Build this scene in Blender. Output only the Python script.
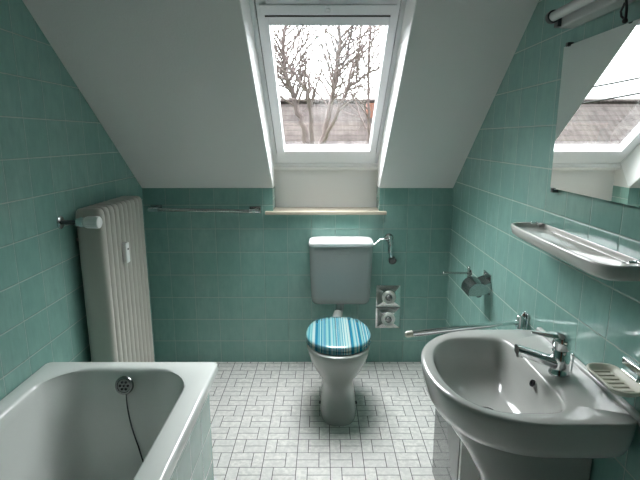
import bpy, math, random
from mathutils import Vector, noise as mnoise

C = bpy.context.scene.collection
for o in list(bpy.data.objects):
    bpy.data.objects.remove(o, do_unlink=True)
PI = math.pi
sin, cos = math.sin, math.cos

# ------------------------------------------------------------------ camera, sky, exposure
CH = 1.476
PITCH = math.radians(11.97)
cam_d = bpy.data.cameras.new('camera'); cam = bpy.data.objects.new('camera', cam_d); C.objects.link(cam)
cam.location = (0, 0, CH); cam.rotation_euler = (PI/2 - PITCH, 0, 0)
cam_d.sensor_width = 36; cam_d.lens = 36*481/640; cam_d.shift_x = -3/640; cam_d.clip_start = .02; cam_d.clip_end = 500
sc = bpy.context.scene
sc.camera = cam
sc.view_settings.view_transform = 'Standard'; sc.view_settings.look = 'None'
sc.view_settings.gamma = 1; sc.view_settings.use_curve_mapping = False
sc.view_settings.exposure = 0.22

# overcast sky, brightest where the veiled sun stands beyond the roofs ahead
SKY_LOW, SKY_HIGH = .93, 29.0
SUN = Vector((-.02, .46, .88)).normalized()
w = bpy.data.worlds.new('sky'); sc.world = w; w.use_nodes = True
nt = w.node_tree; nt.nodes.clear()
wo = nt.nodes.new('ShaderNodeOutputWorld'); bg = nt.nodes.new('ShaderNodeBackground')
tc = nt.nodes.new('ShaderNodeTexCoord'); sp = nt.nodes.new('ShaderNodeVectorMath'); sp.operation = 'DOT_PRODUCT'
sp.inputs[1].default_value = SUN
mr = nt.nodes.new('ShaderNodeMapRange'); mr.interpolation_type = 'SMOOTHSTEP'
mr.inputs['From Min'].default_value = .35; mr.inputs['From Max'].default_value = 1.
mr.inputs['To Min'].default_value = SKY_LOW; mr.inputs['To Max'].default_value = SKY_HIGH
cr = nt.nodes.new('ShaderNodeRGB'); cr.outputs[0].default_value = (.97, .985, 1, 1)
nt.links.new(tc.outputs['Generated'], sp.inputs[0]); nt.links.new(sp.outputs['Value'], mr.inputs['Value'])
nt.links.new(cr.outputs[0], bg.inputs['Color']); nt.links.new(mr.outputs[0], bg.inputs['Strength'])
nt.links.new(bg.outputs[0], wo.inputs[0])

# ------------------------------------------------------------------ material helpers
class NT:
    def __init__(s, name):
        s.m = bpy.data.materials.new(name); s.m.use_nodes = True
        s.t = s.m.node_tree; s.b = s.t.nodes['Principled BSDF']
    def n(s, kind, **kw):
        x = s.t.nodes.new('ShaderNode' + kind)
        for k, v in kw.items(): setattr(x, k, v)
        return x
    def put(s, sock, v):
        if isinstance(v, bpy.types.NodeSocket): s.t.links.new(v, sock)
        elif v is not None: sock.default_value = v
    def math(s, op, a, b=None, c=None):
        x = s.n('Math', operation=op); s.put(x.inputs[0], a)
        if b is not None: s.put(x.inputs[1], b)
        if c is not None: s.put(x.inputs[2], c)
        return x.outputs[0]
    def rng(s, v, a, b, c=0., d=1., smooth=True):
        x = s.n('MapRange'); x.interpolation_type = 'SMOOTHSTEP' if smooth else 'LINEAR'
        s.put(x.inputs['Value'], v)
        for k, q in (('From Min', a), ('From Max', b), ('To Min', c), ('To Max', d)): x.inputs[k].default_value = q
        return x.outputs[0]
    def mix(s, f, a, b, blend='MIX'):
        x = s.n('Mix', data_type='RGBA', blend_type=blend)
        s.put(x.inputs['Factor'], f); s.put(x.inputs[6], a); s.put(x.inputs[7], b)
        return x.outputs[2]
    def pos(s):
        g = s.n('NewGeometry'); q = s.n('SeparateXYZ'); s.t.links.new(g.outputs['Position'], q.inputs[0])
        return g.outputs['Position'], q.outputs[0], q.outputs[1], q.outputs[2]
    def comb(s, a, b, c=0.):
        x = s.n('CombineXYZ'); s.put(x.inputs[0], a); s.put(x.inputs[1], b); s.put(x.inputs[2], c); return x.outputs[0]
    def noise(s, vec, scale, detail=3., rough=.5):
        x = s.n('TexNoise'); s.put(x.inputs['Vector'], vec); x.inputs['Scale'].default_value = scale
        x.inputs['Detail'].default_value = detail; x.inputs['Roughness'].default_value = rough
        return x.outputs['Fac']
    def white(s, vec):
        x = s.n('TexWhiteNoise'); s.put(x.inputs['Vector'], vec); return x.outputs['Value']
    def bump(s, h, strength, dist):
        x = s.n('Bump'); s.put(x.inputs['Height'], h); x.inputs['Strength'].default_value = strength
        x.inputs['Distance'].default_value = dist
        s.t.links.new(x.outputs[0], s.b.inputs['Normal'])

def col(*c): return (*c, 1)
def simple(name, c, rough=.5, metal=0., spec=.5, mottle=0., scale=40, bump=0., bscale=80, coat=0.):
    n = NT(name)
    n.b.inputs['Roughness'].default_value = rough; n.b.inputs['Metallic'].default_value = metal
    n.b.inputs['Specular IOR Level'].default_value = spec
    n.b.inputs['Coat Weight'].default_value = coat; n.b.inputs['Coat Roughness'].default_value = .05
    p = n.pos()[0]
    f = n.noise(p, scale)
    a = tuple(x*(1-mottle) for x in c); b = tuple(min(1, x*(1+mottle)) for x in c)
    n.put(n.b.inputs['Base Color'], n.mix(f, col(*a), col(*b)))
    if bump: n.bump(n.noise(p, bscale), 1, bump)
    return n.m

PITCH_T = .152
def tile_mat(name, axis, u0, pitch=PITCH_T, v0=0., vp=PITCH_T, tint=(.245, .455, .40), rough=.12, coat=0., wob=1.):
    n = NT(name); P, x, y, z = n.pos()
    a = x if axis == 'x' else y
    us = n.math('DIVIDE', n.math('SUBTRACT', a, u0), pitch); vs = n.math('DIVIDE', n.math('SUBTRACT', z, v0), vp)
    fu, fv = n.math('FRACT', us), n.math('FRACT', vs)
    du = n.math('SUBTRACT', .5, n.math('ABSOLUTE', n.math('SUBTRACT', fu, .5)))
    dv = n.math('SUBTRACT', .5, n.math('ABSOLUTE', n.math('SUBTRACT', fv, .5)))
    idv = n.comb(n.math('FLOOR', us), n.math('FLOOR', vs), u0)
    r1 = n.white(idv); r2 = n.white(n.comb(n.math('FLOOR', vs), n.math('FLOOR', us), 7.3))
    gm = n.math('MINIMUM', n.rng(du, .004, .012), n.rng(dv, .008, .020))          # 0 in the joint, 1 on the tile
    cloud = n.noise(n.comb(n.math('MULTIPLY', a, 1.), n.math('MULTIPLY', z, .55), n.math('MULTIPLY', r1, 9)), 22, 4, .6)
    streak = n.noise(n.comb(n.math('MULTIPLY', a, 6), n.math('MULTIPLY', z, .7), r1), 14, 2, .5)
    t = tint
    dark = tuple(q*.68 for q in t); light = (min(1, t[0]*1.3), t[1]*1.16, t[2]*1.17)
    base = n.mix(n.math('ADD', n.math('MULTIPLY', cloud, .7), n.math('MULTIPLY', streak, .3)), col(*dark), col(*light))
    base = n.mix(n.rng(r2, 0, 1, 0, .38), base, col(t[0]*.8, t[1]*.85, t[2]*.85))
    n.put(n.b.inputs['Base Color'], n.mix(gm, col(.35, .46, .42), base))
    n.put(n.b.inputs['Roughness'], n.rng(gm, 0, 1, .7, rough))
    n.b.inputs['Specular IOR Level'].default_value = .5
    n.b.inputs['Coat Weight'].default_value = coat; n.b.inputs['Coat Roughness'].default_value = .02; n.b.inputs['Coat IOR'].default_value = 1.55
    tilt = n.math('ADD', n.math('MULTIPLY', n.math('SUBTRACT', r1, .5), n.math('MULTIPLY', fu, 1.2)),
                  n.math('MULTIPLY', n.math('SUBTRACT', r2, .5), n.math('MULTIPLY', fv, 1.2)))
    edge = n.math('MULTIPLY', n.math('MINIMUM', n.rng(du, 0, .03), n.rng(dv, 0, .03)), 1.3)
    wav = n.math('MULTIPLY', n.noise(P, 16, 2), .6)
    n.bump(n.math('ADD', n.math('ADD', tilt, edge), wav), .8, .0012*wob)
    return n.m

def floor_mat():
    n = NT('mosaic floor tile'); P, x, y, z = n.pos()
    U, V = .156, .104
    us = n.math('DIVIDE', n.math('ADD', x, .279), U); vs = n.math('DIVIDE', n.math('SUBTRACT', y, .068), V)
    row = n.math('FLOOR', vs); par = n.math('PINGPONG', row, 1.)       # 0 even, 1 odd
    fu, fv = n.math('FRACT', us), n.math('FRACT', vs)
    flip = n.math('SUBTRACT', 1., fu)
    u = n.math('ADD', n.math('MULTIPLY', fu, n.math('SUBTRACT', 1., par)), n.math('MULTIPLY', flip, par))
    pair = n.math('LESS_THAN', u, .6667)                                # two lying tiles; else one upright
    # distances in metres
    du_pair = n.math('MULTIPLY', n.math('MINIMUM', u, n.math('SUBTRACT', .6667, u)), U)
    du_one = n.math('MULTIPLY', n.math('MINIMUM', n.math('SUBTRACT', u, .6667), n.math('SUBTRACT', 1., u)), U)
    f2 = n.math('FRACT', n.math('MULTIPLY', fv, 2.))
    dv_pair = n.math('MULTIPLY', n.math('MINIMUM', f2, n.math('SUBTRACT', 1., f2)), V/2)
    dv_one = n.math('MULTIPLY', n.math('MINIMUM', fv, n.math('SUBTRACT', 1., fv)), V)
    q = n.math('SUBTRACT', 1., pair)
    d = n.math('ADD', n.math('MULTIPLY', pair, n.math('MINIMUM', du_pair, dv_pair)),
               n.math('MULTIPLY', q, n.math('MINIMUM', du_one, dv_one)))
    sub = n.math('MULTIPLY', pair, n.math('ADD', 1., n.math('FLOOR', n.math('MULTIPLY', fv, 2.))))
    rid = n.white(n.comb(n.math('FLOOR', us), row, sub))
    gm = n.rng(d, .0011, .0023)
    marb = n.noise(n.comb(x, y, n.math('MULTIPLY', rid, 5)), 45, 4, .65)
    base = n.mix(n.rng(marb, .35, .7), col(.60, .585, .56), col(.80, .775, .74))
    base = n.mix(n.rng(rid, .2, 1, 0, .4), base, col(.62, .61, .59))
    n.put(n.b.inputs['Base Color'], n.mix(gm, col(.07, .07, .068), base))
    n.put(n.b.inputs['Roughness'], n.rng(gm, 0, 1, .8, .3))
    n.bump(n.math('ADD', n.rng(d, 0, .004), n.math('MULTIPLY', rid, .25)), .7, .0012)
    return n.m

def stripe_mat():
    n = NT('striped toilet lid'); P, x, y, z = n.pos()
    r = n.n('ValToRGB'); cr = r.color_ramp; cr.interpolation = 'LINEAR'
    seq = [(0, (0.007, 0.079, 0.144)), (.18, (0.014, 0.158, 0.245)), (.30, (0.216, 0.418, 0.396)), (.42, (0.029, 0.216, 0.288)), (.52, (0.446, 0.533, 0.475)),
           (.62, (0.065, 0.274, 0.346)), (.72, (0.022, 0.158, 0.259)), (.82, (0.216, 0.396, 0.446)), (1, (0.022, 0.180, 0.274))]
    cr.elements[0].position = 0; cr.elements[0].color = col(*seq[0][1]); cr.elements[1].position = 1; cr.elements[1].color = col(*seq[-1][1])
    for p_, c_ in seq[1:-1]:
        e = cr.elements.new(p_); e.color = col(*c_)
    a = n.white(n.comb(n.math('FLOOR', n.math('MULTIPLY', x, 70.)), 3., 1.))
    b = n.white(n.comb(n.math('FLOOR', n.math('MULTIPLY', x, 190.)), 5., 2.))
    n.put(r.inputs[0], n.math('ADD', n.math('MULTIPLY', a, .7), n.math('MULTIPLY', b, .3)))
    n.put(n.b.inputs['Base Color'], r.outputs[0]); n.b.inputs['Roughness'].default_value = .12
    n.b.inputs['Coat Weight'].default_value = .5
    return n.m

def roof_mat():
    n = NT('old clay roof tiles'); P, x, y, z = n.pos()
    vs = n.math('DIVIDE', z, .155); us = n.math('DIVIDE', x, .22)
    fv = n.math('FRACT', vs); fu = n.math('FRACT', us)
    rid = n.white(n.comb(n.math('FLOOR', us), n.math('FLOOR', vs), 1.))
    base = n.mix(rid, col(.038, .031, .030), col(.070, .058, .056))
    base = n.mix(n.rng(n.noise(P, 1.6, 4), .4, .7), base, col(.068, .058, .054))
    joint = n.rng(fv, .0, .22)
    n.put(n.b.inputs['Base Color'], n.mix(joint, col(.028, .022, .020), base))
    n.b.inputs['Roughness'].default_value = .95; n.b.inputs['Specular IOR Level'].default_value = .1
    n.bump(n.math('ADD', n.math('SUBTRACT', 1., fv), n.math('MULTIPLY', n.math('SINE', n.math('MULTIPLY', fu, 6.283)), .4)), 1, .04)
    return n.m

def brick_mat(name, a, b, mortar, scale=4.):
    n = NT(name); P, x, y, z = n.pos()
    t = n.n('TexBrick'); n.put(t.inputs['Vector'], n.comb(n.math('ADD', x, y), z, 0.))
    t.inputs['Scale'].default_value = scale; t.inputs['Color1'].default_value = col(*a); t.inputs['Color2'].default_value = col(*b)
    t.inputs['Mortar'].default_value = col(*mortar)
    n.put(n.b.inputs['Base Color'], t.outputs[0]); n.b.inputs['Roughness'].default_value = .9
    return n.m

def glass_mat():
    m = bpy.data.materials.new('clear window glass'); m.use_nodes = True; t = m.node_tree; t.nodes.clear()
    o = t.nodes.new('ShaderNodeOutputMaterial'); mx = t.nodes.new('ShaderNodeMixShader')
    tr = t.nodes.new('ShaderNodeBsdfTransparent'); gl = t.nodes.new('ShaderNodeBsdfGlossy'); g = t.nodes.new('ShaderNodeNewGeometry'); dt = t.nodes.new('ShaderNodeVectorMath'); dt.operation = 'DOT_PRODUCT'
    t.links.new(g.outputs['Normal'], dt.inputs[0]); t.links.new(g.outputs['Incoming'], dt.inputs[1])
    def mth(op, a, b=None):
        x = t.nodes.new('ShaderNodeMath'); x.operation = op
        for i, v in enumerate((a, b)):
            if v is None: continue
            if isinstance(v, (int, float)): x.inputs[i].default_value = v
            else: t.links.new(v, x.inputs[i])
        return x.outputs[0]
    fr_ = mth('ADD', mth('MULTIPLY', mth('POWER', mth('SUBTRACT', 1., mth('ABSOLUTE', dt.outputs['Value'])), 5.), .96), .04)
    tr.inputs[0].default_value = (.96, .97, .97, 1); gl.inputs['Roughness'].default_value = 0
    t.links.new(fr_, mx.inputs[0]); t.links.new(tr.outputs[0], mx.inputs[1]); t.links.new(gl.outputs[0], mx.inputs[2])
    t.links.new(mx.outputs[0], o.inputs[0]); return m

M = {}
M['tile_back'] = tile_mat('sea green tile back', 'x', -.226)
M['tile_left'] = tile_mat('sea green tile left', 'y', 1.865, v0=.05, vp=.150)
M['tile_right'] = tile_mat('sea green tile right', 'y', 1.287)
M['tile_apron'] = tile_mat('sea green tile apron', 'y', 1.80, tint=(.19, .36, .315), rough=.03, coat=.4, wob=.25)  # wall tile tinted darker, shade of the tub front put into the colour
M['tile_apron_end'] = tile_mat('sea green tile apron end', 'x', -.465, tint=(.19, .36, .315), rough=.03, coat=.4, wob=.25)
M['tile_front'] = tile_mat('sea green tile front', 'x', 0.)
M['floor'] = floor_mat()
M['paint'] = simple('white wall paint', (.74, .735, .71), .85, mottle=.02, scale=3, bump=.0008, bscale=120, spec=.2)
M['reveal'] = simple('white gloss lining', (.88, .875, .865), .45, mottle=.01, scale=5)
M['pvc'] = simple('white window lacquer', (.82, .83, .84), .3, mottle=.01)
M['gasket'] = simple('dark rubber seal', (.04, .04, .045), .6)
M['sill'] = simple('cream marble sill', (.52, .46, .36), .3, mottle=.15, scale=18)
M['glass'] = glass_mat()
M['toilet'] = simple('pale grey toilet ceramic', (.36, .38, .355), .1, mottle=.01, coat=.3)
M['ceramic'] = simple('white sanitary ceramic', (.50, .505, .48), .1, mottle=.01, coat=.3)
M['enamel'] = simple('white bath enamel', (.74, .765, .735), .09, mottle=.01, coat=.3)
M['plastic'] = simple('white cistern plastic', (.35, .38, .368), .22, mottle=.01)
M['lidwhite'] = simple('white lid plastic', (.86, .88, .87), .25)
M['chrome'] = simple('polished chrome', (.80, .81, .82), .08, 1.)
M['chrome_worn'] = simple('worn chrome', (.50, .51, .50), .2, 1., mottle=.2, scale=60)
M['dark_chrome'] = simple('tarnished chrome', (.22, .23, .23), .25, 1.)
M['satin'] = simple('satin chrome', (.85, .86, .84), .33, 1.)
M['steel'] = simple('brushed chromed cover', (.80, .81, .80), .14, 1., mottle=.1, scale=60)
M['dark'] = simple('dark rubber', (.015, .015, .017), .5)
M['darkmetal'] = simple('dark metal', (.08, .09, .09), .3, .8)
M['radiator'] = simple('cream radiator enamel', (.50, .48, .43), .35, mottle=.03, scale=15)
M['white'] = simple('white plastic', (.90, .90, .88), .35)
M['shelf'] = simple('warm white shelf ceramic', (.66, .65, .61), .1, mottle=.02, coat=.4)
M['cream'] = simple('cream plastic', (.70, .68, .58), .4)
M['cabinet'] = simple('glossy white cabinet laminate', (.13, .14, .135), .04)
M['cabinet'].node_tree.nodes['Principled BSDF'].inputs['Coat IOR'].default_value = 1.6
M['stripes'] = stripe_mat()
M['roof'] = roof_mat()
M['brick'] = brick_mat('red chimney brick', (.42, .16, .10), (.34, .12, .08), (.35, .3, .27))
M['render'] = simple('pale house render', (.45, .43, .38), .9, mottle=.08, scale=2)
M['bark'] = simple('grey brown bark', (.18, .145, .14), .95, mottle=.25, scale=12, spec=.1)
M['grass'] = simple('winter lawn', (.10, .12, .05), .95, mottle=.3, scale=2, spec=.1)
mm = NT('silvered mirror glass'); mm.b.inputs['Base Color'].default_value = (.90, .93, .92, 1); mm.b.inputs['Metallic'].default_value = 1
mm.b.inputs['Roughness'].default_value = 0.0; M['mirror'] = mm.m
M['tube'] = simple('opal fluorescent tube', (.62, .63, .61), .2)
M['grey_metal'] = simple('grey lacquered metal', (.48, .50, .48), .35, mottle=.03)
M['doorpaint'] = simple('brown door veneer', (.16, .09, .05), .5, mottle=.2, scale=6)

# ------------------------------------------------------------------ mesh helpers
class MB:
    def __init__(s): s.v = []; s.f = []; s.mi = []
    def add(s, vs, fs, mi=0):
        b = len(s.v); s.v += [Vector(q) for q in vs]; s.f += [tuple(b+i for i in f) for f in fs]; s.mi += [mi]*len(fs); return s
    def box(s, x0, x1, y0, y1, z0, z1, mi=0, mis=None):
        vs = [(x, y, z) for z in (z0, z1) for y in (y0, y1) for x in (x0, x1)]
        fs = [(0, 2, 3, 1), (4, 5, 7, 6), (0, 1, 5, 4), (2, 6, 7, 3), (0, 4, 6, 2), (1, 3, 7, 5)]
        b = len(s.v); s.v += [Vector(q) for q in vs]; s.f += [tuple(b+i for i in f) for f in fs]
        s.mi += mis if mis else [mi]*6        # order -z +z -y +y -x +x
        return s
    def loft(s, rings, cap0=True, cap1=True, closed=True, mi=0):
        n = len(rings[0]); b = len(s.v)
        for r in rings: s.v += [Vector(q) for q in r]
        for i in range(len(rings)-1):
            for j in range(n if closed else n-1):
                k = (j+1) % n
                s.f.append((b+i*n+j, b+i*n+k, b+(i+1)*n+k, b+(i+1)*n+j)); s.mi.append(mi)
        if cap0: s.f.append(tuple(b+j for j in reversed(range(n)))); s.mi.append(mi)
        if cap1: s.f.append(tuple(b+(len(rings)-1)*n+j for j in range(n))); s.mi.append(mi)
        return s
    def tube(s, pts, r, seg=12, caps=True, mi=0, flat=None):
        pts = [Vector(p) for p in pts]; rings = []; up = None
        for i, p in enumerate(pts):
            d = (pts[min(i+1, len(pts)-1)] - pts[max(i-1, 0)]).normalized()
            if up is None:
                up = Vector((0, 0, 1)) if abs(d.z) < .9 else Vector((0, 1, 0))
            a = d.cross(up).normalized(); bb = a.cross(d).normalized(); up = bb
            rr = r[i] if isinstance(r, (list, tuple)) else r
            fl = flat or 1.
            rings.append([p + a*rr*cos(t) + bb*rr*fl*sin(t) for t in [2*PI*k/seg for k in range(seg)]])
        return s.loft(rings, caps, caps, mi=mi)
    def lathe(s, o, axis, prof, seg=32, mi=0, caps=True):
        # prof: list of (distance along axis, radius)
        o = Vector(o); a = Vector(axis).normalized()
        u = a.cross(Vector((0, 0, 1)) if abs(a.z) < .9 else Vector((1, 0, 0))).normalized(); v = a.cross(u)
        rings = [[o + a*h + (u*cos(2*PI*k/seg) + v*sin(2*PI*k/seg))*max(r, 1e-4) for k in range(seg)] for h, r in prof]
        return s.loft(rings, caps, caps, mi=mi)
    def sphere(s, c, r, seg=16, n=8, sc=(1, 1, 1)):
        rings = []
        for i in range(n+1):
            t = PI*i/n
            rings.append([(c[0]+max(sin(t), .01)*r*sc[0]*cos(2*PI*k/seg), c[1]+max(sin(t), .01)*r*sc[1]*sin(2*PI*k/seg), c[2]-cos(t)*r*sc[2]) for k in range(seg)])
        return s.loft(rings)

def rrect(x0, x1, y0, y1, r, z, k1=6, k2=8):
    """rounded rectangle ring in the xy plane, anticlockwise"""
    cx, cy = (x0+x1)/2, (y0+y1)/2; pts = []
    cs = [(x1-r, y1-r, 0, (x1, cy), (cx, y1)), (x0+r, y1-r, 90, (cx, y1), (x0, cy)), (x0+r, y0+r, 180, (x0, cy), (cx, y0)), (x1-r, y0+r, 270, (cx, y0), (x1, cy))]
    for ax, ay, a0, s, e in cs:
        a = math.radians(a0)
        p0 = (ax+r*cos(a), ay+r*sin(a)); p1 = (ax+r*cos(a+PI/2), ay+r*sin(a+PI/2))
        for k in range(k1): t = k/k1; pts.append((s[0]+(p0[0]-s[0])*t, s[1]+(p0[1]-s[1])*t, z))
        for k in range(k2): b = a+PI/2*k/k2; pts.append((ax+r*cos(b), ay+r*sin(b), z))
        for k in range(k1): t = k/k1; pts.append((p1[0]+(e[0]-p1[0])*t, p1[1]+(e[1]-p1[1])*t, z))
    return pts

def dring(xc, yc, af, ab, hy, z, nf=2.2, nb=8., N=72):
    """ring whose -x side is a bow (exponent nf) and +x side boxy (exponent nb)"""
    pts = []
    for k in range(N):
        t = 2*PI*k/N; c, s_ = cos(t), sin(t)
        n = nf if c < 0 else nb; a = af if c < 0 else ab
        x = (abs(c)**(2/n))*a*(1 if c > 0 else -1)
        n2 = n
        y = (abs(s_)**(2/n2))*hy*(1 if s_ > 0 else -1)
        zz = z(xc+x, yc+y) if callable(z) else z
        pts.append((xc+x, yc+y, zz))
    return pts

def build(name, mb, mats, parent=None, smooth=True, bevel=0., bseg=2, sub=0, auto=40, kind=None):
    me = bpy.data.meshes.new(name)
    off = Vector(parent['_o']) if parent is not None else Vector((0, 0, 0))
    me.from_pydata([tuple(q-off) for q in mb.v], [], mb.f)
    if not isinstance(mats, (list, tuple)): mats = [mats]
    for m in mats: me.materials.append(m)
    me.polygons.foreach_set('material_index', mb.mi)
    me.update()
    import bmesh
    bm = bmesh.new(); bm.from_mesh(me); bmesh.ops.recalc_face_normals(bm, faces=bm.faces)
    if smooth:
        for f in bm.faces: f.smooth = True
        for e in bm.edges:
            if len(e.link_faces) == 2 and e.calc_face_angle(0) > math.radians(auto): e.smooth = False
    bm.to_mesh(me); bm.free()
    o = bpy.data.objects.new(name, me); C.objects.link(o)
    if parent is not None: o.parent = parent; o['_o'] = parent['_o']
    if bevel:
        b = o.modifiers.new('bevel', 'BEVEL'); b.width = bevel; b.segments = bseg; b.limit_method = 'ANGLE'; b.angle_limit = math.radians(35)
        b.harden_normals = False
        if bseg > 1:
            for p in me.polygons: p.use_smooth = True
            wn = o.modifiers.new('wn', 'WEIGHTED_NORMAL'); wn.keep_sharp = False
    if sub:
        s = o.modifiers.new('sub', 'SUBSURF'); s.levels = sub; s.render_levels = sub
    if kind: o['kind'] = kind
    return o

def thing(name, label, cat, loc, group=None, kind=None):
    o = bpy.data.objects.new(name, None); C.objects.link(o); o.location = loc; o['_o'] = tuple(loc)
    o.empty_display_size = .05
    if kind: o['kind'] = kind
    if label: o['label'] = label
    if cat: o['category'] = cat
    if group: o['group'] = group
    return o
def tag(o, label, cat, group=None):
    o['label'] = label; o['category'] = cat
    if group: o['group'] = group
    return o

# ------------------------------------------------------------------ the room
XL, XR, YB, YF = -1.128, .81, 3.0, -1.0
KZ = 1.171; CS, SN = .7914, .6113
WX0, WX1 = -.315, .354
CEIL = 2.35
def S(x, t, d): return (x, YB - CS*t + SN*d, KZ + SN*t + CS*d)      # a point on the roof slope: t up the slope, d outward
def slab(mb, x0, x1, t0, t1, d0, d1, mi=0):
    vs = [S(x, t, d) for d in (d0, d1) for t in (t0, t1) for x in (x0, x1)]
    return mb.add(vs, [(0, 2, 3, 1), (4, 5, 7, 6), (0, 1, 5, 4), (2, 6, 7, 3), (0, 4, 6, 2), (1, 3, 7, 5)], mi)
def prism_x(mb, prof, x0, x1, mi=0):
    n = len(prof)
    vs = [(x0, a, b) for a, b in prof] + [(x1, a, b) for a, b in prof]
    fs = [tuple(range(n)), tuple(reversed(range(n, 2*n)))] + [(i, (i+1) % n, n+(i+1) % n, n+i) for i in range(n)]
    return mb.add(vs, fs, mi)

f = MB().box(XL-.2, XR+.2, YF-.2, YB+.2, -.12, 0)
build('floor', f, M['floor'], smooth=False, kind='structure')
tk = (CEIL-KZ)/SN
Yc = YB - CS*tk
outer = S(0, 0, .3)
prof = [(YF-.2, 0), (YB+.2, 0), (YB+.2, 1.3955), (S(0, tk+.2, .3)[1], S(0, tk+.2, .3)[2]), (YF-.2, S(0, tk+.2, .3)[2])]
m = MB(); prism_x(m, prof, XL-.2, XL); build('wall_left', m, M['tile_left'], smooth=False, kind='structure')
m = MB(); prism_x(m, prof, XR, XR+.2); build('wall_right', m, M['tile_right'], smooth=False, kind='structure')
m = MB()
m.box(XL, XR, YB, YB+.2, 0, 1.007, mi=0)
TM = [1, 1, 0, 0, 1, 1]
m.box(XL, WX0, YB, YB+.2, 1.007, KZ, mis=[1, 1, 0, 0, 1, 1]); m.box(WX1, XR, YB, YB+.2, 1.007, KZ, mis=[1, 1, 0, 0, 1, 1])
build('wall_back', m, [M['tile_back'], M['tile_left']], smooth=False, kind='structure')
m = MB().box(XL, XR, YF-.2, YF, 0, CEIL); build('wall_front', m, M['tile_front'], smooth=False, kind='structure')
# ceiling: the sloping part round the window and the flat part
m = MB()
zt = tk+.25
for xa, xb in ((XL, WX0), (WX1, XR)):
    pr = [(YB, KZ), (YB+.2, KZ), (YB+.2, 1.3955), S(0, zt, .3)[1:], S(0, tk, 0)[1:]]
    prism_x(m, pr, xa, xb)
WT = 1.32
WS = 1.553      # the head of the reveal runs level from the window frame to the slope
pr = [S(0, WS, 0)[1:], S(0, WT, .18)[1:], S(0, WT, .3)[1:], S(0, zt, .3)[1:], S(0, tk, 0)[1:]]
prism_x(m, pr, WX0, WX1)
m.box(XL, XR, YF-.2, Yc, CEIL, CEIL+.2)
build('ceiling', m, M['paint'], smooth=False, kind='structure')

# ------------------------------------------------------------------ roof window
win = thing('window_1', None, None, S(.02, .6, .2), kind='structure')
m = MB()
# lining skins in the reveal, the vertical apron under the window and its moulding
m.box(WX0, WX1, YB+.17, YB+.2, 1.02, 1.285)
slab(m, WX0, WX1, -.078, .0, .182, .30)
for xa, xb in ((WX0, WX0+.004), (WX1-.004, WX1)):
    prism_x(m, [S(0, 0, .002)[1:], S(0, 0, .19)[1:], S(0, WT, .19)[1:], S(0, WT, .178)[1:], S(0, WS-.004, .002)[1:]], xa, xb)
o = build('window_lining', m, M['reveal'], win, smooth=False, kind='structure')
m = MB().tube([S(WX0+.003, -.012, .183), S(WX1-.003, -.012, .183)], .013, 14)
slab(m, WX0+.003, WX1-.003, -.034, -.010, .160, .186)
build('moulding', m, M['reveal'], win, kind='structure')
m = MB()
fo = (WX0, WX1, .0, WT); fi = (-.289, .330, .094, 1.24)
def ring(mb, o_, i_, d0, d1, mi=0):
    slab(mb, o_[0], i_[0], o_[2], o_[3], d0, d1, mi); slab(mb, i_[1], o_[1], o_[2], o_[3], d0, d1, mi)
    slab(mb, i_[0], i_[1], o_[2], i_[2], d0, d1, mi); slab(mb, i_[0], i_[1], i_[3], o_[3], d0, d1, mi)
ring(m, fo, fi, .185, .25)
ring(m, fi, (-.270, .311, .103, 1.16), .231, .25)
build('window_frame', m, M['pvc'], win, smooth=False, bevel=.002, kind='structure')
m = MB(); ring(m, (fi[0]+.0005, fi[1]-.0005, fi[2]+.0005, fi[3]-.0005), (fi[0]+.006, fi[1]-.006, fi[2]+.006, fi[3]-.006), .195, .231)
slab(m, -.25, .29, 1.112, 1.116, .17, .1762)  # added dark strip, painted stand-in for the shadow gap below the vent bar
build('window_seal', m, M['gasket'], win, smooth=False, kind='structure')
m = MB(); so = (-.284, .325, .099, 1.235); si = (-.237, .287, .140, 1.063)
ring(m, so, si, .175, .225)
ring(m, (si[0]-.001, si[1]+.001, si[2]-.001, si[3]+.001), (si[0]+.004, si[1]-.004, si[2]+.003, si[3]-.004), .216, .224)
build('window_sash', m, M['pvc'], win, smooth=False, bevel=.004, bseg=2, kind='structure')
m = MB(); slab(m, si[0], si[1], si[2], si[3], .209, .215); build('window_pane', m, M['glass'], win, smooth=False, kind='structure')
m = MB(); slab(m, -.27, .311, 1.124, 1.172, .168, .176)
m.lathe(S(.02, 1.148, .169), (0, -SN, -CS), [(0, .012), (.008, .012), (.012, .008)], 20)
build('vent_bar', m, M['pvc'], win, smooth=True, bevel=.003, kind='structure')
m = MB().box(-.362, .397, YB-.035, YB+.17, 1.007, 1.027)
o = build('trim_1', m, M['sill'], bevel=.003, kind='structure')
# door behind the viewer
d = thing('door_1', None, None, (-.2, YF+.02, 0), kind='structure')
m = MB().box(-.6, .2, YF, YF+.04, .01, 2.0); build('door_leaf', m, M['doorpaint'], d, smooth=False, bevel=.003, kind='structure')
m = MB().box(-.68, -.6, YF, YF+.05, 0, 2.07).box(.2, .28, YF, YF+.05, 0, 2.07).box(-.6, .2, YF, YF+.05, 2.0, 2.07)
build('door_frame', m, M['doorpaint'], d, smooth=False, bevel=.003, kind='structure')
m = MB().tube([(.13, YF+.04, 1.05), (.13, YF+.09, 1.05), (.03, YF+.09, 1.05)], .009)
build('door_handle', m, M['chrome'], d, kind='structure')

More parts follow.
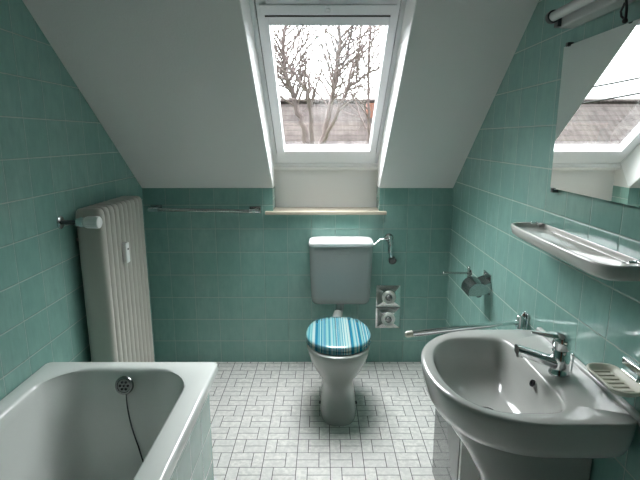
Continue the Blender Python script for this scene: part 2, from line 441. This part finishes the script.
# ------------------------------------------------------------------ bathtub
tub = thing('bathtub', 'white enamel bathtub along the left wall with a sea green tiled front', 'bathtub', (-.777, .97, 0))
m = MB(); x0, x1, y0, y1 = XL+.001, -.427, .12, 1.82
def R(i, z, r, far=0.): return rrect(x0+i, x1-i, y0+i, y1-i-far, r, z)
rings = [rrect(x0, x1, y0, y1, .022, .545), rrect(x0, x1, y0, y1, .022, .574), rrect(x0+.003, x1-.003, y0+.003, y1-.003, .022, .582), rrect(x0+.010, x1-.010, y0+.010, y1-.010, .022, .585),
         rrect(-1.068, -.500, .19, 1.766, .18, .585), rrect(-1.060, -.507, .20, 1.757, .175, .582), rrect(-1.055, -.512, .21, 1.749, .15, .573),
         rrect(-1.050, -.518, .22, 1.735, .155, .54), rrect(-1.035, -.525, .27, 1.705, .14, .42), rrect(-1.015, -.54, .34, 1.67, .13, .30),
         rrect(-.99, -.565, .42, 1.63, .12, .22), rrect(-.955, -.60, .50, 1.58, .11, .18), rrect(-.90, -.65, .6, 1.5, .09, .17)]
m.loft(rings, cap0=False, cap1=True)
# underside shell
build('tub_body', m, M['enamel'], tub, auto=60)
m = MB().box(XL+.001, -.465, .14, 1.795, 0, .548, mis=[0, 0, 1, 1, 0, 0])
# hollow: drop the top so that the basin is not cut; keep front and end panels as slabs
m = MB().box(-.48, -.465, .14, 1.795, 0, .546, mis=[0, 0, 1, 1, 0, 0]).box(XL+.001, -.48, 1.78, 1.795, 0, .546, mis=[0, 0, 1, 1, 0, 0])
build('tiled_apron', m, [M['tile_apron'], M['tile_apron_end']], tub, smooth=False)['label'] = 'glossy sea green tiled front'
OV = Vector((-.776, 1.722, .530)); ax = Vector((0, -1, .22)).normalized()
m = MB().lathe(OV, ax, [(-.002, .036), (.004, .036), (.008, .033), (.009, .027), (.006, .025), (.006, .001)], 32)
ov = build('overflow_plate', m, M['dark_chrome'], tub)
m = MB()
u = ax.cross(Vector((1, 0, 0))).normalized(); v = Vector((1, 0, 0))
for k in range(6):
    a = PI/3*k; m.lathe(OV+ax*.0062+(v*cos(a)+u*sin(a))*.015, ax, [(0, .005), (.001, .005)], 12)
m.lathe(OV+ax*.0062, ax, [(0, .004), (.003, .004)], 12)
build('overflow_hole', m, M['dark'], ov)
m = MB(); pts = []
for k in range(40):
    t = k/39; z = .490 - .305*t; yy = 1.725 - (.475-z)*.30 - .004
    if z < .30: yy = 1.672-(.30-z)*.5-.004
    pts.append((-.776+.004+.115*t**1.6, yy-.004, z))
pts += [(-.645, 1.57, .182), (-.66, 1.52, .178), (-.70, 1.45, .176), (-.74, 1.40, .176)]
m.tube([OV+ax*.008+Vector((0, 0, -.03))]+pts, .0026, 8)
build('plug_chain', m, M['darkmetal'], tub)

# ------------------------------------------------------------------ radiator
rad = thing('radiator', 'tall cream column radiator standing behind the far end of the bathtub', 'radiator', (-1.035, 2.35, 0))
for k in range(10):
    yc = 2.134 + k*.051; m = MB(); rr = []
    hx, hy = .0625, .0232; xc = -1.0445
    def rc(sx, sy, z): return rrect(xc-hx*sx, xc+hx*sx, yc-hy*sy, yc+hy*sy, .0232*min(sx, sy), z, 2, 5)
    for sx, sy, z in ((.55, .45, .085), (.85, .8, .09), (.97, .96, .105), (1, 1, .13), (1, 1, 1.122), (.985, .98, 1.142), (.93, .9, 1.157), (.8, .72, 1.166), (.6, .45, 1.169)): rr.append(rc(sx, sy, z))
    m.loft(rr); build('column', m, M['radiator'], rad, auto=75)
for z_ in (1.06, .13): build('header', MB().box(-1.062, -1.012, 2.113, 2.61, z_, z_+.06), M['radiator'], rad, bevel=.01)
for y_, z_ in ((2.16, 1.02), (2.54, 1.02), (2.16, .2)): build('wall_bracket', MB().tube([(XL, y_, z_), (-1.07, y_, z_)], .008), M['radiator'], rad)
for yb in (2.22, 2.48):
    build('foot', MB().box(-1.06, -1.015, yb-.012, yb+.012, 0, .14), M['radiator'], rad, bevel=.003)
m = MB().box(-.983, -.960, 2.290, 2.328, .872, .975)
hm = build('heat_meter', m, M['white'], rad, bevel=.006, bseg=3); hm['label'] = 'small white heat meter clipped on the flutes'
build('meter_window', MB().box(-.961, -.9585, 2.302, 2.314, .938, .946), M['dark'], hm)
VY, VZ = 2.035, 1.122
m = MB().lathe((XL, VY, VZ), (1, 0, 0), [(0, .028), (.004, .028), (.008, .02), (.009, .012)], 28)
build('wall_rosette', m, M['chrome_worn'], rad)
m = MB().tube([(XL, VY, VZ), (-1.03, VY, VZ)], .0095); m.tube([(-1.035, VY-.004, VZ), (-1.035, 2.115, VZ-.02)], .013)
build('supply_pipe', m, M['darkmetal'], rad)
m = MB().lathe((-1.055, VY, VZ), (1, 0, 0), [(0, .017), (.012, .019), (.014, .022), (.03, .022), (.032, .019)], 12)
build('valve_body', m, M['chrome'], rad)
m = MB(); prf = [(0, .020), (.006, .024), (.055, .0265), (.062, .0255), (.066, .021), (.067, .001)]
m.lathe((-1.022, VY, VZ), (1, 0, 0), prf, 32)
for k in range(16):
    a = 2*PI*k/16; m.tube([(-1.01, VY+.025*cos(a), VZ+.025*sin(a)), (-.968, VY+.0265*cos(a), VZ+.0265*sin(a))], .0016, 6)
build('thermostat_knob', m, M['white'], rad)

# ------------------------------------------------------------------ toilet
TX = .083
toi = thing('toilet', 'white floor standing toilet with a striped lid, between bathtub and washbasin', 'toilet', (TX, 2.45, 0))
def ering(hx, ya, yb_, z, n=2.3, N=56):
    yc, hy = (ya+yb_)/2, (yb_-ya)/2
    return [(TX+hx*math.copysign(abs(cos(t))**(2/n), cos(t)), yc+hy*math.copysign(abs(sin(t))**(2/n), sin(t)), z) for t in [2*PI*k/N for k in range(N)]]
m = MB().loft([ering(.100, 2.262, 2.68, 0, 2.8), ering(.103, 2.260, 2.68, .012, 2.8), ering(.100, 2.265, 2.68, .05, 2.8), ering(.094, 2.285, 2.68, .09, 2.6), ering(.090, 2.300, 2.68, .14), ering(.093, 2.300, 2.69, .185),
    ering(.108, 2.285, 2.70, .225), ering(.136, 2.256, 2.71, .27), ering(.158, 2.232, 2.72, .32), ering(.171, 2.219, 2.73, .37), ering(.173, 2.217, 2.735, .398), ering(.169, 2.221, 2.73, .404),
    ering(.13, 2.26, 2.69, .404), ering(.12, 2.28, 2.66, .37), ering(.07, 2.36, 2.56, .25)])
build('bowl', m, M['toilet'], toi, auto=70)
for sx in (-1, 1): build('floor_screw', MB().lathe((TX+sx*.094, 2.40, .055), (sx, 0, .15), [(0, .009), (.009, .009), (.011, .006)], 14), M['dark'], toi)
m = MB().tube([(TX, 2.70, .375), (TX, 2.80, .375), (TX+.012, 2.868, .395)], [.034, .032, .030], 20)
build('inlet_socket', m, M['toilet'], toi)
def lring(s, z, dome=0., N=64):
    pts = []
    for k in range(N):
        t = 2*PI*k/N; c, q = cos(t), sin(t)
        if q < 0: x = .176*s*math.copysign(abs(c)**(2/2.1), c); y = 2.445 - .203*s*abs(q)**(2/2.1)
        else: x = .176*s*math.copysign(abs(c)**(2/2.6), c)*(1-.24*q); y = 2.445 + (.240*abs(q)**(2/3.8))*s
        pts.append((TX+x, y, z))
    return pts
m = MB().loft([lring(.97, .405), lring(1.0, .409), lring(1.0, .419), lring(.98, .423), lring(.6, .423)])
build('seat', m, M['stripes'], toi, auto=60)
m = MB().loft([lring(.96, .4235), lring(.995, .427), lring(1.0, .436), lring(.985, .444), lring(.95, .4475), lring(.75, .4505), lring(.4, .452), lring(.1, .4525)])
build('lid', m, M['stripes'], toi, auto=60)['label'] = 'glossy toilet lid with narrow blue, turquoise and white stripes'

cis = thing('toilet_cistern', 'white plastic cistern mounted on the green tiles above the toilet', 'cistern', (.10, 2.99, .68))
cx = .111; DZ = -.020
def cring(hx, ya, z, r=.035): return rrect(cx-hx, cx+hx, ya, YB-.002, r, z+DZ, 3, 6)
m = MB().loft([cring(.155, 2.88, .474, .03), cring(.170, 2.865, .478), cring(.178, 2.855, .49), cring(.184, 2.85, .52), cring(.192, 2.842, .70), cring(.195, 2.84, .858)])
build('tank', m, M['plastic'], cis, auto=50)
m = MB().loft([cring(.193, 2.836, .850), cring(.197, 2.832, .853), cring(.198, 2.83, .868), cring(.195, 2.833, .878), cring(.185, 2.843, .8835), cring(.15, 2.87, .886)])
build('tank_lid', m, M['lidwhite'], cis, auto=60)
build('tank_relief', MB().box(cx-.05, cx+.05, 2.8385, 2.848, .785, .812, 0).loft([[(cx-.05, 2.839, .78), (cx+.05, 2.839, .78), (cx+.03, 2.841, .735), (cx-.03, 2.841, .735)], [(cx-.05, 2.85, .78), (cx+.05, 2.85, .78), (cx+.03, 2.85, .735), (cx-.03, 2.85, .735)]]), M['plastic'], cis, bevel=.0015)  # shallow raised bar and trapezoid on the tank front
m = MB().tube([(cx, 2.915, .47), (cx, 2.915, .43), (cx-.005, 2.900, .402), (cx-.012, 2.885, .399)], .024, 20)
build('flush_pipe', m, M['plastic'], cis)

av = thing('angle_valve', 'chrome angle valve with a dark knob, on the green tiles right of the cistern', 'valve', (.42, 3.0, .85))
m = MB().lathe((.42, YB, .855), (0, -1, 0), [(0, .028), (.005, .027), (.012, .014), (.05, .012), (.052, .016), (.066, .016), (.07, .012)], 28)
build('rosette', m, M['chrome_worn'], av)
m = MB().tube([(.42, YB-.058, .878), (.421, YB-.058, .85), (.424, YB-.058, .79), (.432, YB-.056, .735)], [.010, .017, .015, .012], 14)
for z in (.83, .795, .76): m.lathe((.425, YB-.058, z), (0, 0, 1), [(0, .016), (.010, .016)], 6)
build('valve_stem', m, M['chrome'], av)
m = MB().lathe((.438, YB-.055, .722), (0, -.9, -.25), [(-.014, .012), (-.008, .024), (.012, .025), (.018, .018)], 10)
build('valve_knob', m, M['darkmetal'], av)
m = MB().tube([(.42, YB-.058, .862), (.39, YB-.06, .862), (.355, YB-.06, .852), (.34, YB-.062, .838), (.325, YB-.064, .825), (.305, YB-.064, .822)], .008, 12)
build('supply_tube', m, M['chrome'], av)

def cover(zc, label):
    o = thing('valve_cover', label, 'cover plate', (.427, YB, zc), 'chrome valve cover plates on the back wall')
    h, q = .073, .036; x_, hw = .427, .081
    m = MB()
    base = [(x_-hw, YB, zc-h), (x_+hw, YB, zc-h), (x_+hw, YB, zc+h), (x_-hw, YB, zc+h)]
    rim = [(a, YB-.006, b) for a, _, b in base]
    top = [(x_-q, YB-.030, zc-q*.9), (x_+q, YB-.030, zc-q*.9), (x_+q, YB-.030, zc+q*.9), (x_-q, YB-.030, zc+q*.9)]
    m.loft([base, rim, top])
    build('plate', m, M['steel'], o, smooth=False, bevel=.0015)
    m = MB().lathe((x_, YB-.028, zc), (0, -1, 0), [(0, .045), (.006, .045), (.013, .037), (.012, .029), (.004, .026), (.004, .001)], 32)
    build('rosette', m, M['satin'], o)
    m = MB().lathe((x_, YB-.034, zc), (0, -1, 0), [(0, .022), (.012, .021), (.016, .017), (.017, .001)], 8)
    build('knob', m, M['dark_chrome'], o, auto=20)
cover(.467, 'square chrome valve cover plate, upper of the stacked pair right of the toilet')
cover(.318, 'square chrome valve cover plate, lower of the stacked pair right of the toilet')

# ------------------------------------------------------------------ towel rail left of the window
rail = thing('towel_rail', 'thin chrome towel rail on the green back wall beside the radiator', 'towel rail', (-.74, 3.0, 1.04))
m = MB().tube([(-1.045, YB-.06, 1.044), (-.42, YB-.06, 1.034)], .011, 14)
build('rail', m, M['chrome_worn'], rail)
for x_, z_ in ((-1.045, 1.045), (-.425, 1.035)):
    m = MB().box(x_-.036, x_+.036, YB-.012, YB, z_-.022, z_+.022)
    b = build('bracket', m, M['chrome_worn'], rail, bevel=.004)
    m = MB().tube([(x_, YB-.01, z_), (x_, YB-.075, z_)], .011, 14).tube([(x_-.03, YB-.062, z_), (x_+.03, YB-.062, z_)], .014, 14)
    build('rail_post', m, M['chrome'], b)

# ------------------------------------------------------------------ washbasin
SZ = .78; SY = 1.375
ba = thing('washbasin', 'white ceramic washbasin with pedestal on the right wall below the mirror', 'washbasin', (.56, SY, 0))
def O(fx, fy, z, back=.0): 
    a = dring(.60, SY, .287, .208, .306, z, 2.25, 9.)
    return [(XR-.002-(XR-.002-x)*fx, SY+(y-SY)*fy, zz) for x, y, zz in a]
m = MB()
def ins(s, z, dx=0.): return dring(.515+dx, SY-.005, .163*s, .138*s, .240*s, z, 2.25, 6.5)
m.loft([O(.55, .40, .582), O(.68, .52, .592), O(.80, .66, .612), O(.88, .79, .640), O(.94, .90, .668), O(.975, .96, .70), O(.99, .988, .738), O(1.0, 1.0, .768), O(.999, .999, .776), O(.99, .993, SZ),
        O(.965, .985, SZ+.001),
        ins(1.03, SZ-.001), ins(1.0, SZ-.004), ins(.97, SZ-.014), ins(.92, SZ-.05, .002), ins(.84, SZ-.09, .004), ins(.70, SZ-.125, .008), ins(.48, SZ-.145, .012), ins(.2, SZ-.152, .012)])
build('basin', m, M['ceramic'], ba, auto=60)
m = MB()
m.box(XR-.022, XR-.001, SY-.300, SY+.300, SZ-.01, SZ+.014)
build('splash_lip', m, M['ceramic'], ba, bevel=.007, bseg=3)
m = MB().lathe((.640, 1.345, .744), (-.93, 0, .38), [(0, .011), (.004, .011), (.0045, .008), (-.002, .0075)], 20)
build('overflow_hole', m, M['dark'], ba)
m = MB().lathe((.517, SY, .628), (0, 0, 1), [(0, .028), (.003, .027), (.0035, .02), (.0015, .019), (.0015, .001)], 28)
build('drain', m, M['chrome'], ba)
def pr_(dep, hy, z):
    a = dring(XR-.06, SY, dep-.06, .058, hy, z, 2.6, 10, 40); return a
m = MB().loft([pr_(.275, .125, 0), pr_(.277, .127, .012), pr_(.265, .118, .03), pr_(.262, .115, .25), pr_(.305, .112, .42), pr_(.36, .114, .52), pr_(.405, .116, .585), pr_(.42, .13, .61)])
build('pedestal', m, M['toilet'], ba, auto=60)  # darker ceramic than the basin, painting in the shade beneath it

# mixer tap
fx, fy = .712, 1.338
tap = thing('mixer_tap', 'chrome single lever mixer tap standing on the washbasin', 'tap', (fx, fy, SZ))
m = MB().lathe((fx, fy, SZ+.0015), (0, 0, 1), [(0, .030), (.006, .030), (.010, .027), (.03, .0265), (.075, .026), (.079, .024)], 32)
build('tap_body', m, M['chrome'], tap)
m = MB(); rings = []
for t in range(9):
    k = t/8; x_ = fx-.012-.112*k; z_ = SZ+.034+.034*k; hw = .022-.004*k; hh = .019-.004*k
    rings.append([(x_, fy+hw*math.copysign(abs(cos(a))**.7, cos(a)) + .022*k, z_+hh*math.copysign(abs(sin(a))**.7, sin(a))) for a in [2*PI*q/20 for q in range(20)]])
m.loft(rings); build('spout', m, M['chrome'], tap)
m = MB().lathe((fx-.113, fy+.021, SZ+.058), (0, 0, -1), [(0, .011), (.012, .011), (.013, .009)], 20)
build('aerator', m, M['chrome_worn'], tap)
m = MB(); rr = []
for h, r, dx in ((.080, .0245, 0), (.084, .027, 0), (.105, .028, -.001), (.118, .0265, -.002), (.126, .020, -.003), (.130, .008, -.003)):
    rr.append([(fx+dx+r*cos(a), fy+r*sin(a), SZ+h) for a in [2*PI*q/28 for q in range(28)]])
m.loft(rr)
lv = []
for x_, hw, z_, th in ((fx+.005, .020, .112, .012), (fx-.025, .021, .121, .009), (fx-.055, .015, .125, .006), (fx-.08, .0085, .129, .0045), (fx-.092, .005, .131, .0035)):
    lv.append([(x_, fy+.004+hw*cos(a), SZ+z_+th*sin(a)) for a in [2*PI*q/16 for q in range(16)]])
m.loft(lv)
build('lever', m, M['chrome'], tap)
m = MB().tube([(fx+.038, fy, SZ+.002), (fx+.038, fy, SZ+.055)], .0028).sphere((fx+.038, fy, SZ+.06), .006)
build('lift_rod', m, M['chrome'], tap)

# ------------------------------------------------------------------ white cabinet under the basin
cab = thing('low_cabinet', 'glossy white low cabinet standing half hidden behind the washbasin pedestal', 'cabinet', (.64, 1.67, 0))
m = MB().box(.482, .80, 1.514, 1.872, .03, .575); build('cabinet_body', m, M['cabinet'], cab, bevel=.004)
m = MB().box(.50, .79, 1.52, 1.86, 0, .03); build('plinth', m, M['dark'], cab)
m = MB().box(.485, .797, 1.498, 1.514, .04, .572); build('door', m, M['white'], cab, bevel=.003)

# ------------------------------------------------------------------ swivel towel arm
arm = thing('swivel_towel_rail', 'chrome swivel towel arm reaching over the far end of the washbasin', 'towel rail', (.81, 1.80, .76))
m = MB().box(XR-.008, XR, 1.782, 1.822, .725, .80).lathe((XR-.028, 1.80, .735), (0, 0, 1), [(0, .012), (.004, .015), (.05, .015), (.055, .011)], 16)
m.add([(XR-.01, 1.79, .775), (XR-.01, 1.815, .775), (XR-.045, 1.80, .765), (XR-.01, 1.80, .812)], [(0, 1, 2), (0, 2, 3), (1, 3, 2), (0, 3, 1)])
build('wall_bracket', m, M['chrome'], arm, bevel=.002)
p0, p1 = Vector((XR-.03, 1.80, .762)), Vector((.335, 1.694, .757))
build('arm', MB().tube([p0, p0.lerp(p1, .5), p1], [.010, .0115, .012], 16), M['chrome'], arm)
dv = (p1-p0).normalized()
build('end_cap', MB().tube([p1, p1+dv*.02, p1+dv*.028], [.0122, .0124, .008], 16), M['cream'], arm)['label'] = 'cream plastic end cap'

# ------------------------------------------------------------------ roll holder and the rod beside it
rh = thing('toilet_roll_holder', 'chrome hooded toilet roll holder on the right wall, empty', 'toilet roll holder', (.81, 2.27, .77))
m = MB().box(XR-.006, XR, 2.225, 2.325, .73, .83); build('wall_plate', m, M['chrome_worn'], rh, bevel=.002)
m = MB(); RC = Vector((.752, 0, .742)); a0, a1 = -40, 150
out = []; n = 16
for k in range(n+1):
    a = math.radians(60 + 135*k/n); out.append((RC.x+.052*cos(a), RC.z+.052*sin(a)))
rings = []
poly = [(XR-.004, .80)] + out + [(x_*1.0+(RC.x-x_)*.04, z_+(RC.z-z_)*.04) for x_, z_ in reversed(out)] + [(XR-.004, .796)]
for y_ in (2.215, 2.335): rings.append([(x_, y_, z_) for x_, z_ in poly])
m.loft(rings); build('hood', m, M['dark_chrome'], rh, auto=35)
for y_ in (2.2155, 2.331):
    m = MB(); pl = [(XR-.004, .80)] + out + [(RC.x, RC.z-.015), (XR-.004, .745)]
    m.loft([[(x_, y_, z_) for x_, z_ in pl], [(x_, y_+.003, z_) for x_, z_ in pl]])
    build('side_cheek', m, M['chrome_worn'], rh)
m = MB().tube([(RC.x, 2.218, RC.z-.004), (RC.x, 2.332, RC.z-.004)], .017, 18); build('roller', m, M['darkmetal'], rh)

hk = thing('towel_peg', 'short chrome peg rod sticking out of the right wall near the corner', 'hook', (.81, 2.54, .755))
m = MB().lathe((XR, 2.54, .752), (-1, 0, 0), [(0, .02), (.004, .019), (.008, .01), (.02, .008)], 20); build('rosette', m, M['chrome_worn'], hk)
m = MB().tube([(XR-.01, 2.54, .752), (XR-.145, 2.545, .752)], .0065, 12).sphere((XR-.147, 2.545, .752), .008)
build('rod', m, M['chrome_worn'], hk)
m = MB().tube([(XR-.012, 2.54, .780), (XR-.012, 2.54, .715)], .007, 12).sphere((XR-.012, 2.54, .782), .009); build('peg', m, M['chrome_worn'], hk)

# ------------------------------------------------------------------ shelf under the mirror
sh = thing('shelf', 'long glossy off white shelf with raised rim on the right wall under the mirror', 'shelf', (.75, 1.445, 1.16))
SHY = 1.447
def shr(ins_, dep, hy, z, nf=7): return [(x, y, z) for x, y, _ in dring(XR-.03, SHY, dep-.03-ins_, .029-ins_*.3, hy-ins_, z, nf, 12, 96)]
m = MB().loft([shr(.03, .125, .315, 1.126), shr(.012, .13, .315, 1.129), shr(.004, .132, .316, 1.139), shr(0, .132, .317, 1.165), shr(.0015, .132, .317, 1.1695), shr(.005, .132, .317, 1.171),
              shr(.009, .132, .317, 1.169), shr(.012, .132, .317, 1.156), shr(.017, .132, .317, 1.153)])
build('tray', m, M['shelf'], sh, auto=50)
for y_ in (1.735, 1.16):
    m = MB().box(XR-.03, XR, y_-.012, y_+.012, 1.165, 1.177).tube([(XR-.025, y_, 1.172), (XR-.05, y_, 1.172)], .005)
    build('clip', m, M['chrome'], sh, bevel=.002)

# ------------------------------------------------------------------ mirror
mi = thing('wall_mirror', 'frameless rectangular mirror on the right wall showing the roof window', 'mirror', (.80, 1.39, 1.54))
m = MB().box(XR-.013, XR-.009, 1.05, 1.688, 1.305, 1.770)
build('mirror_glass', m, M['mirror'], mi, smooth=False)
m = MB().box(XR-.0089, XR-.001, 1.06, 1.678, 1.315, 1.76); build('backing', m, M['dark'], mi)
for y_, z_ in ((1.66, 1.772), (1.665, 1.303), (1.10, 1.772), (1.10, 1.303)):
    s = 1 if z_ > 1.5 else -1
    m = MB().box(XR-.018, XR, y_-.008, y_+.008, min(z_-.003, z_-.003+s*.008), max(z_-.003, z_-.003+s*.008)+.002).box(XR-.018, XR-.0135, y_-.006, y_+.006, z_-.005, z_+.004)
    build('clip', m, M['darkmetal'], mi)

# light over the mirror
lt = thing('mirror_light', 'switched off fluorescent strip light above the mirror', 'lamp', (.78, 1.35, 1.86))
m = MB().box(XR-.05, XR, 1.00, 1.665, 1.822, 1.868); build('housing', m, M['grey_metal'], lt, bevel=.006)
m = MB().box(XR-.03, XR, .98, 1.64, 1.868, 1.895); build('back_plate', m, M['grey_metal'], lt, bevel=.004)
m = MB().tube([(XR-.075, 1.02, 1.855), (XR-.075, 1.648, 1.855)], .015, 24); build('tube', m, M['tube'], lt)
for y_ in (1.655, 1.01):
    m = MB().lathe((XR-.075, y_-.010, 1.855), (0, 1, 0), [(0, .020), (.018, .020), (.022, .012)], 16).box(XR-.072, XR-.03, y_-.010, y_+.010, 1.848, 1.868).box(XR-.062, XR-.045, y_-.012, y_+.012, 1.825, 1.85)
    build('lamp_holder', m, M['darkmetal'], lt)
m = MB().tube([(XR-.04, 1.322, 1.825), (XR-.03, 1.332, 1.80), (XR-.022, 1.345, 1.785), (XR-.02, 1.350, 1.778)], .0035, 8)
m.tube([(XR-.035, 1.335, 1.815), (XR-.03, 1.356, 1.80), (XR-.024, 1.362, 1.79), (XR-.02, 1.350, 1.778)], .003, 8).sphere((XR-.02, 1.350, 1.776), .007)
build('pull_cord', m, M['dark'], lt)

# ------------------------------------------------------------------ soap dish with its holder
sd = thing('soap_dish', 'cream ribbed soap dish held by a chrome bracket on the right wall', 'soap dish', (.76, 1.20, .86))
def sr(ins_, z): return rrect(.712+ins_, .80-ins_, 1.065+ins_, 1.228-ins_, max(.035-ins_, .006), z, 3, 6)
m = MB().loft([sr(.025, .849), sr(.012, .852), sr(.004, .860), sr(0, .869), sr(.003, .871), sr(.008, .869), sr(.014, .860), sr(.024, .857)])
build('dish', m, M['cream'], sd, auto=60)
for k in range(6):
    y_ = 1.095+k*.021
    build('rib', MB().tube([(.722, y_, .857), (.775, y_, .857)], .0035, 8), M['cream'], sd)
m = MB().box(XR-.012, XR, 1.0, 1.19, .888, .906); m.box(XR-.012, XR, 1.0, 1.19, .866, .872)
build('holder_rail', m, M['chrome'], sd, bevel=.002)
build('holder_pin', MB().tube([(XR-.006, 1.12, .89), (XR-.012, 1.12, .865), (.795, 1.12, .858)], .005, 10), M['chrome'], sd)

# ------------------------------------------------------------------ outside
def at(px, py, Y):
    u_ = 240-py; fw = 481*cos(PITCH)+u_*sin(PITCH); uz = u_*cos(PITCH)-481*sin(PITCH)
    return Vector(((px-323)*Y/fw, Y, CH+uz*Y/fw))
GZ = -4.2
build('ground', MB().box(-40, 40, 3.6, 60, GZ-.3, GZ), M['grass'], smooth=False, kind='structure')
RY, RZ = 16.5, CH+16.5*math.tan(math.radians(4.05))
ho = thing('neighbour_house', 'neighbouring house with a brown tiled roof seen through the window', 'house', (0, 15.5, GZ))
EZ = -.9; EY = RY-(RZ-EZ)/math.tan(math.radians(38))
m = MB(); x0_, x1_ = -16, 11
m.add([(x0_, EY, EZ), (x1_, EY, EZ), (x1_, RY, RZ), (x0_, RY, RZ), (x0_, EY, EZ-.2), (x1_, EY, EZ-.2), (x1_, RY, RZ-.25), (x0_, RY, RZ-.25),
       (x1_, 2*RY-EY, EZ), (x0_, 2*RY-EY, EZ), (x1_, 2*RY-EY, EZ-.2), (x0_, 2*RY-EY, EZ-.2)],
      [(0, 1, 2, 3), (4, 7, 6, 5), (0, 4, 5, 1), (1, 5, 6, 2), (0, 3, 7, 4), (3, 2, 8, 9), (7, 11, 10, 6), (9, 8, 10, 11), (2, 6, 10, 8), (3, 9, 11, 7)])
build('roof', m, M['roof'], ho, smooth=False)
m = MB().tube([(x0_, RY, RZ+.0), (x1_, RY, RZ+.0)], .10, 10); build('ridge', m, M['roof'], ho)
m = MB().box(x0_+.3, x1_-.3, EY+.4, 2*RY-EY-.4, GZ, EZ-.1)
m.add([(x1_-.3, EY+.4, EZ-.1), (x1_-.3, 2*RY-EY-.4, EZ-.1), (x1_-.3, RY, RZ-.35)], [(0, 1, 2)]).add([(x0_+.3, EY+.4, EZ-.1), (x0_+.3, 2*RY-EY-.4, EZ-.1), (x0_+.3, RY, RZ-.35)], [(0, 1, 2)])
build('wall', m, M['render'], ho, smooth=False)
c_ = at(370.5, 104, 16.0)
m = MB().box(c_.x-.12, c_.x+.12, 15.8, 16.15, c_.z-.9, c_.z+.02); build('chimney', m, M['brick'], ho, smooth=False)

random.seed(11)
def grow(mb, p, d, L, r, depth, seg=5):
    n = max(3, int(L/.16)); pts = [p.copy()]; q = p.copy(); dd = d.normalized(); rs = [r]; kids = []
    for i in range(n):
        dd = (dd + Vector((random.gauss(0, .12), random.gauss(0, .12), random.gauss(.02, .10)))).normalized()
        q = q + dd*(L/n); pts.append(q.copy()); rr = r*(1-.75*(i+1)/n); rs.append(max(rr, .0034))
        if depth > 0 and i >= (1 if depth > 1 else 0) and random.random() < (.75 if depth > 1 else .6):
            kids.append((q.copy(), dd.copy(), rr))
    mb.tube(pts, rs, seg if r > .02 else 4 if r > .008 else 3, caps=False)
    for kp, kd, kr in kids:
        ax_ = Vector((random.gauss(0, 1), random.gauss(0, .7), random.gauss(0, 1))).normalized()
        side = kd.cross(ax_).normalized(); ang = random.uniform(.5, 1.1)
        nd = (kd*cos(ang)+side*sin(ang)+Vector((0, 0, .15))).normalized()
        grow(mb, kp, nd, L*random.uniform(.35, .62), max(kr*.6, .004), depth-1, seg)
def stem(mb, pts, r0, r1, Y, depth=2, kidL=1.0, dens=.8):
    P_ = [at(a, b, Y+c) for a, b, c in pts]; P2 = []
    for i in range(len(P_)-1):
        for k in range(6): P2.append(P_[i].lerp(P_[i+1], k/6)+Vector((random.gauss(0, .012), 0, random.gauss(0, .012))))
    P2.append(P_[-1]); n = len(P2); rs = [.75*(r0+(r1-r0)*i/(n-1)) for i in range(n)]
    mb.tube(P2, rs, 7)
    for i in range(2, n-1):
        for rep_ in range(2):
            if P2[i].z < 1.85 or random.random() > dens: continue
            d0 = (P2[i+1]-P2[i]).normalized(); ax_ = Vector((random.gauss(0, .5), random.gauss(0, 1), random.gauss(0, .5))).normalized()
            side = d0.cross(ax_).normalized()
            grow(mb, P2[i], (d0*.6+side*.8+Vector((0, 0, .25))), kidL*random.uniform(.5, 1.1), rs[i]*.5, depth)
def tree(stems, Y, label, depth=2, kidL=1.0, dens=.8, base=None):
    mb = MB()
    b = base
    for pts, r0, r1 in stems: stem(mb, pts, r0, r1, Y, depth, kidL, dens)
    g = Vector((b.x, b.y, GZ)); mb.tube([g, g.lerp(b, .5)+Vector((.04, 0, 0)), b], [.13, .11, .085], 9)
    o = build('bare_tree', mb, M['bark'], smooth=True); tag(o, label, 'tree', 'bare winter trees outside the window'); return o
Y1 = 6.8
b1 = at(312, 162, Y1)
tree([([(312, 162, 0), (303, 128, 0), (293, 96, .1), (283, 60, .1), (284, 25, .2), (286, -10, .2)], .065, .022),
      ([(293, 96, .1), (287, 78, -.1), (279, 62, -.2), (272, 45, -.2)], .03, .012),
      ([(312, 162, 0), (311, 110, -.1), (303, 85, -.2), (291, 68, -.1), (283, 58, 0)], .04, .018),
      ([(311, 112, -.1), (309, 80, 0), (301, 60, .2), (304, 20, .2)], .025, .01)], Y1,
     'bare tree outside the window whose forked stem leans left', 3, .9, .85, b1)
Y2 = 9.0
b2 = at(318, 158, Y2)
tree([([(318, 158, 0), (330, 110, 0), (335, 80, .1), (340, 45, .1), (339, 5, .2), (341, -20, .2)], .07, .025),
      ([(320, 150, 0), (337, 112, -.3), (349, 86, -.3), (368, 74, -.4), (392, 60, -.4)], .05, .02),
      ([(335, 80, .1), (346, 60, .3), (352, 30, .3), (360, -5, .3)], .035, .015),
      ([(346, 90, -.3), (354, 60, .1), (368, 40, .1), (372, 10, .1)], .028, .012)], Y2,
     'bare tree outside the window with a thick middle stem and dense twigs', 3, 1.1, .9, b2)
Y3 = 11.2
b3 = at(368, 160, Y3)
tree([([(368, 160, 0), (369, 110, 0), (368, 70, .1), (371, 30, .1), (370, -5, .1)], .05, .02),
      ([(366, 130, 0), (352, 95, .3), (348, 70, .3)], .03, .012)], Y3,
     'slim upright bare tree at the right side of the window', 3, 1.0, .8, b3)
# overhead cables
for k, (za, zb) in enumerate(((2.02, 3.55), (2.30, 3.95))):
    a = Vector((-2.2, 11.5, za)); b = Vector((-9.5, 10.5, zb)); pts = []
    for i in range(17):
        t = i/16; p = a.lerp(b, t); p.z -= .25*4*t*(1-t); pts.append(p)
    o = build('overhead_cable', MB().tube(pts, .022, 6), M['dark'])
    tag(o, ('lower' if k == 0 else 'upper')+' of two overhead cables reflected in the mirror before the sky', 'cable', 'overhead cables outside')

for o in bpy.data.objects:
    if '_o' in o: del o['_o']
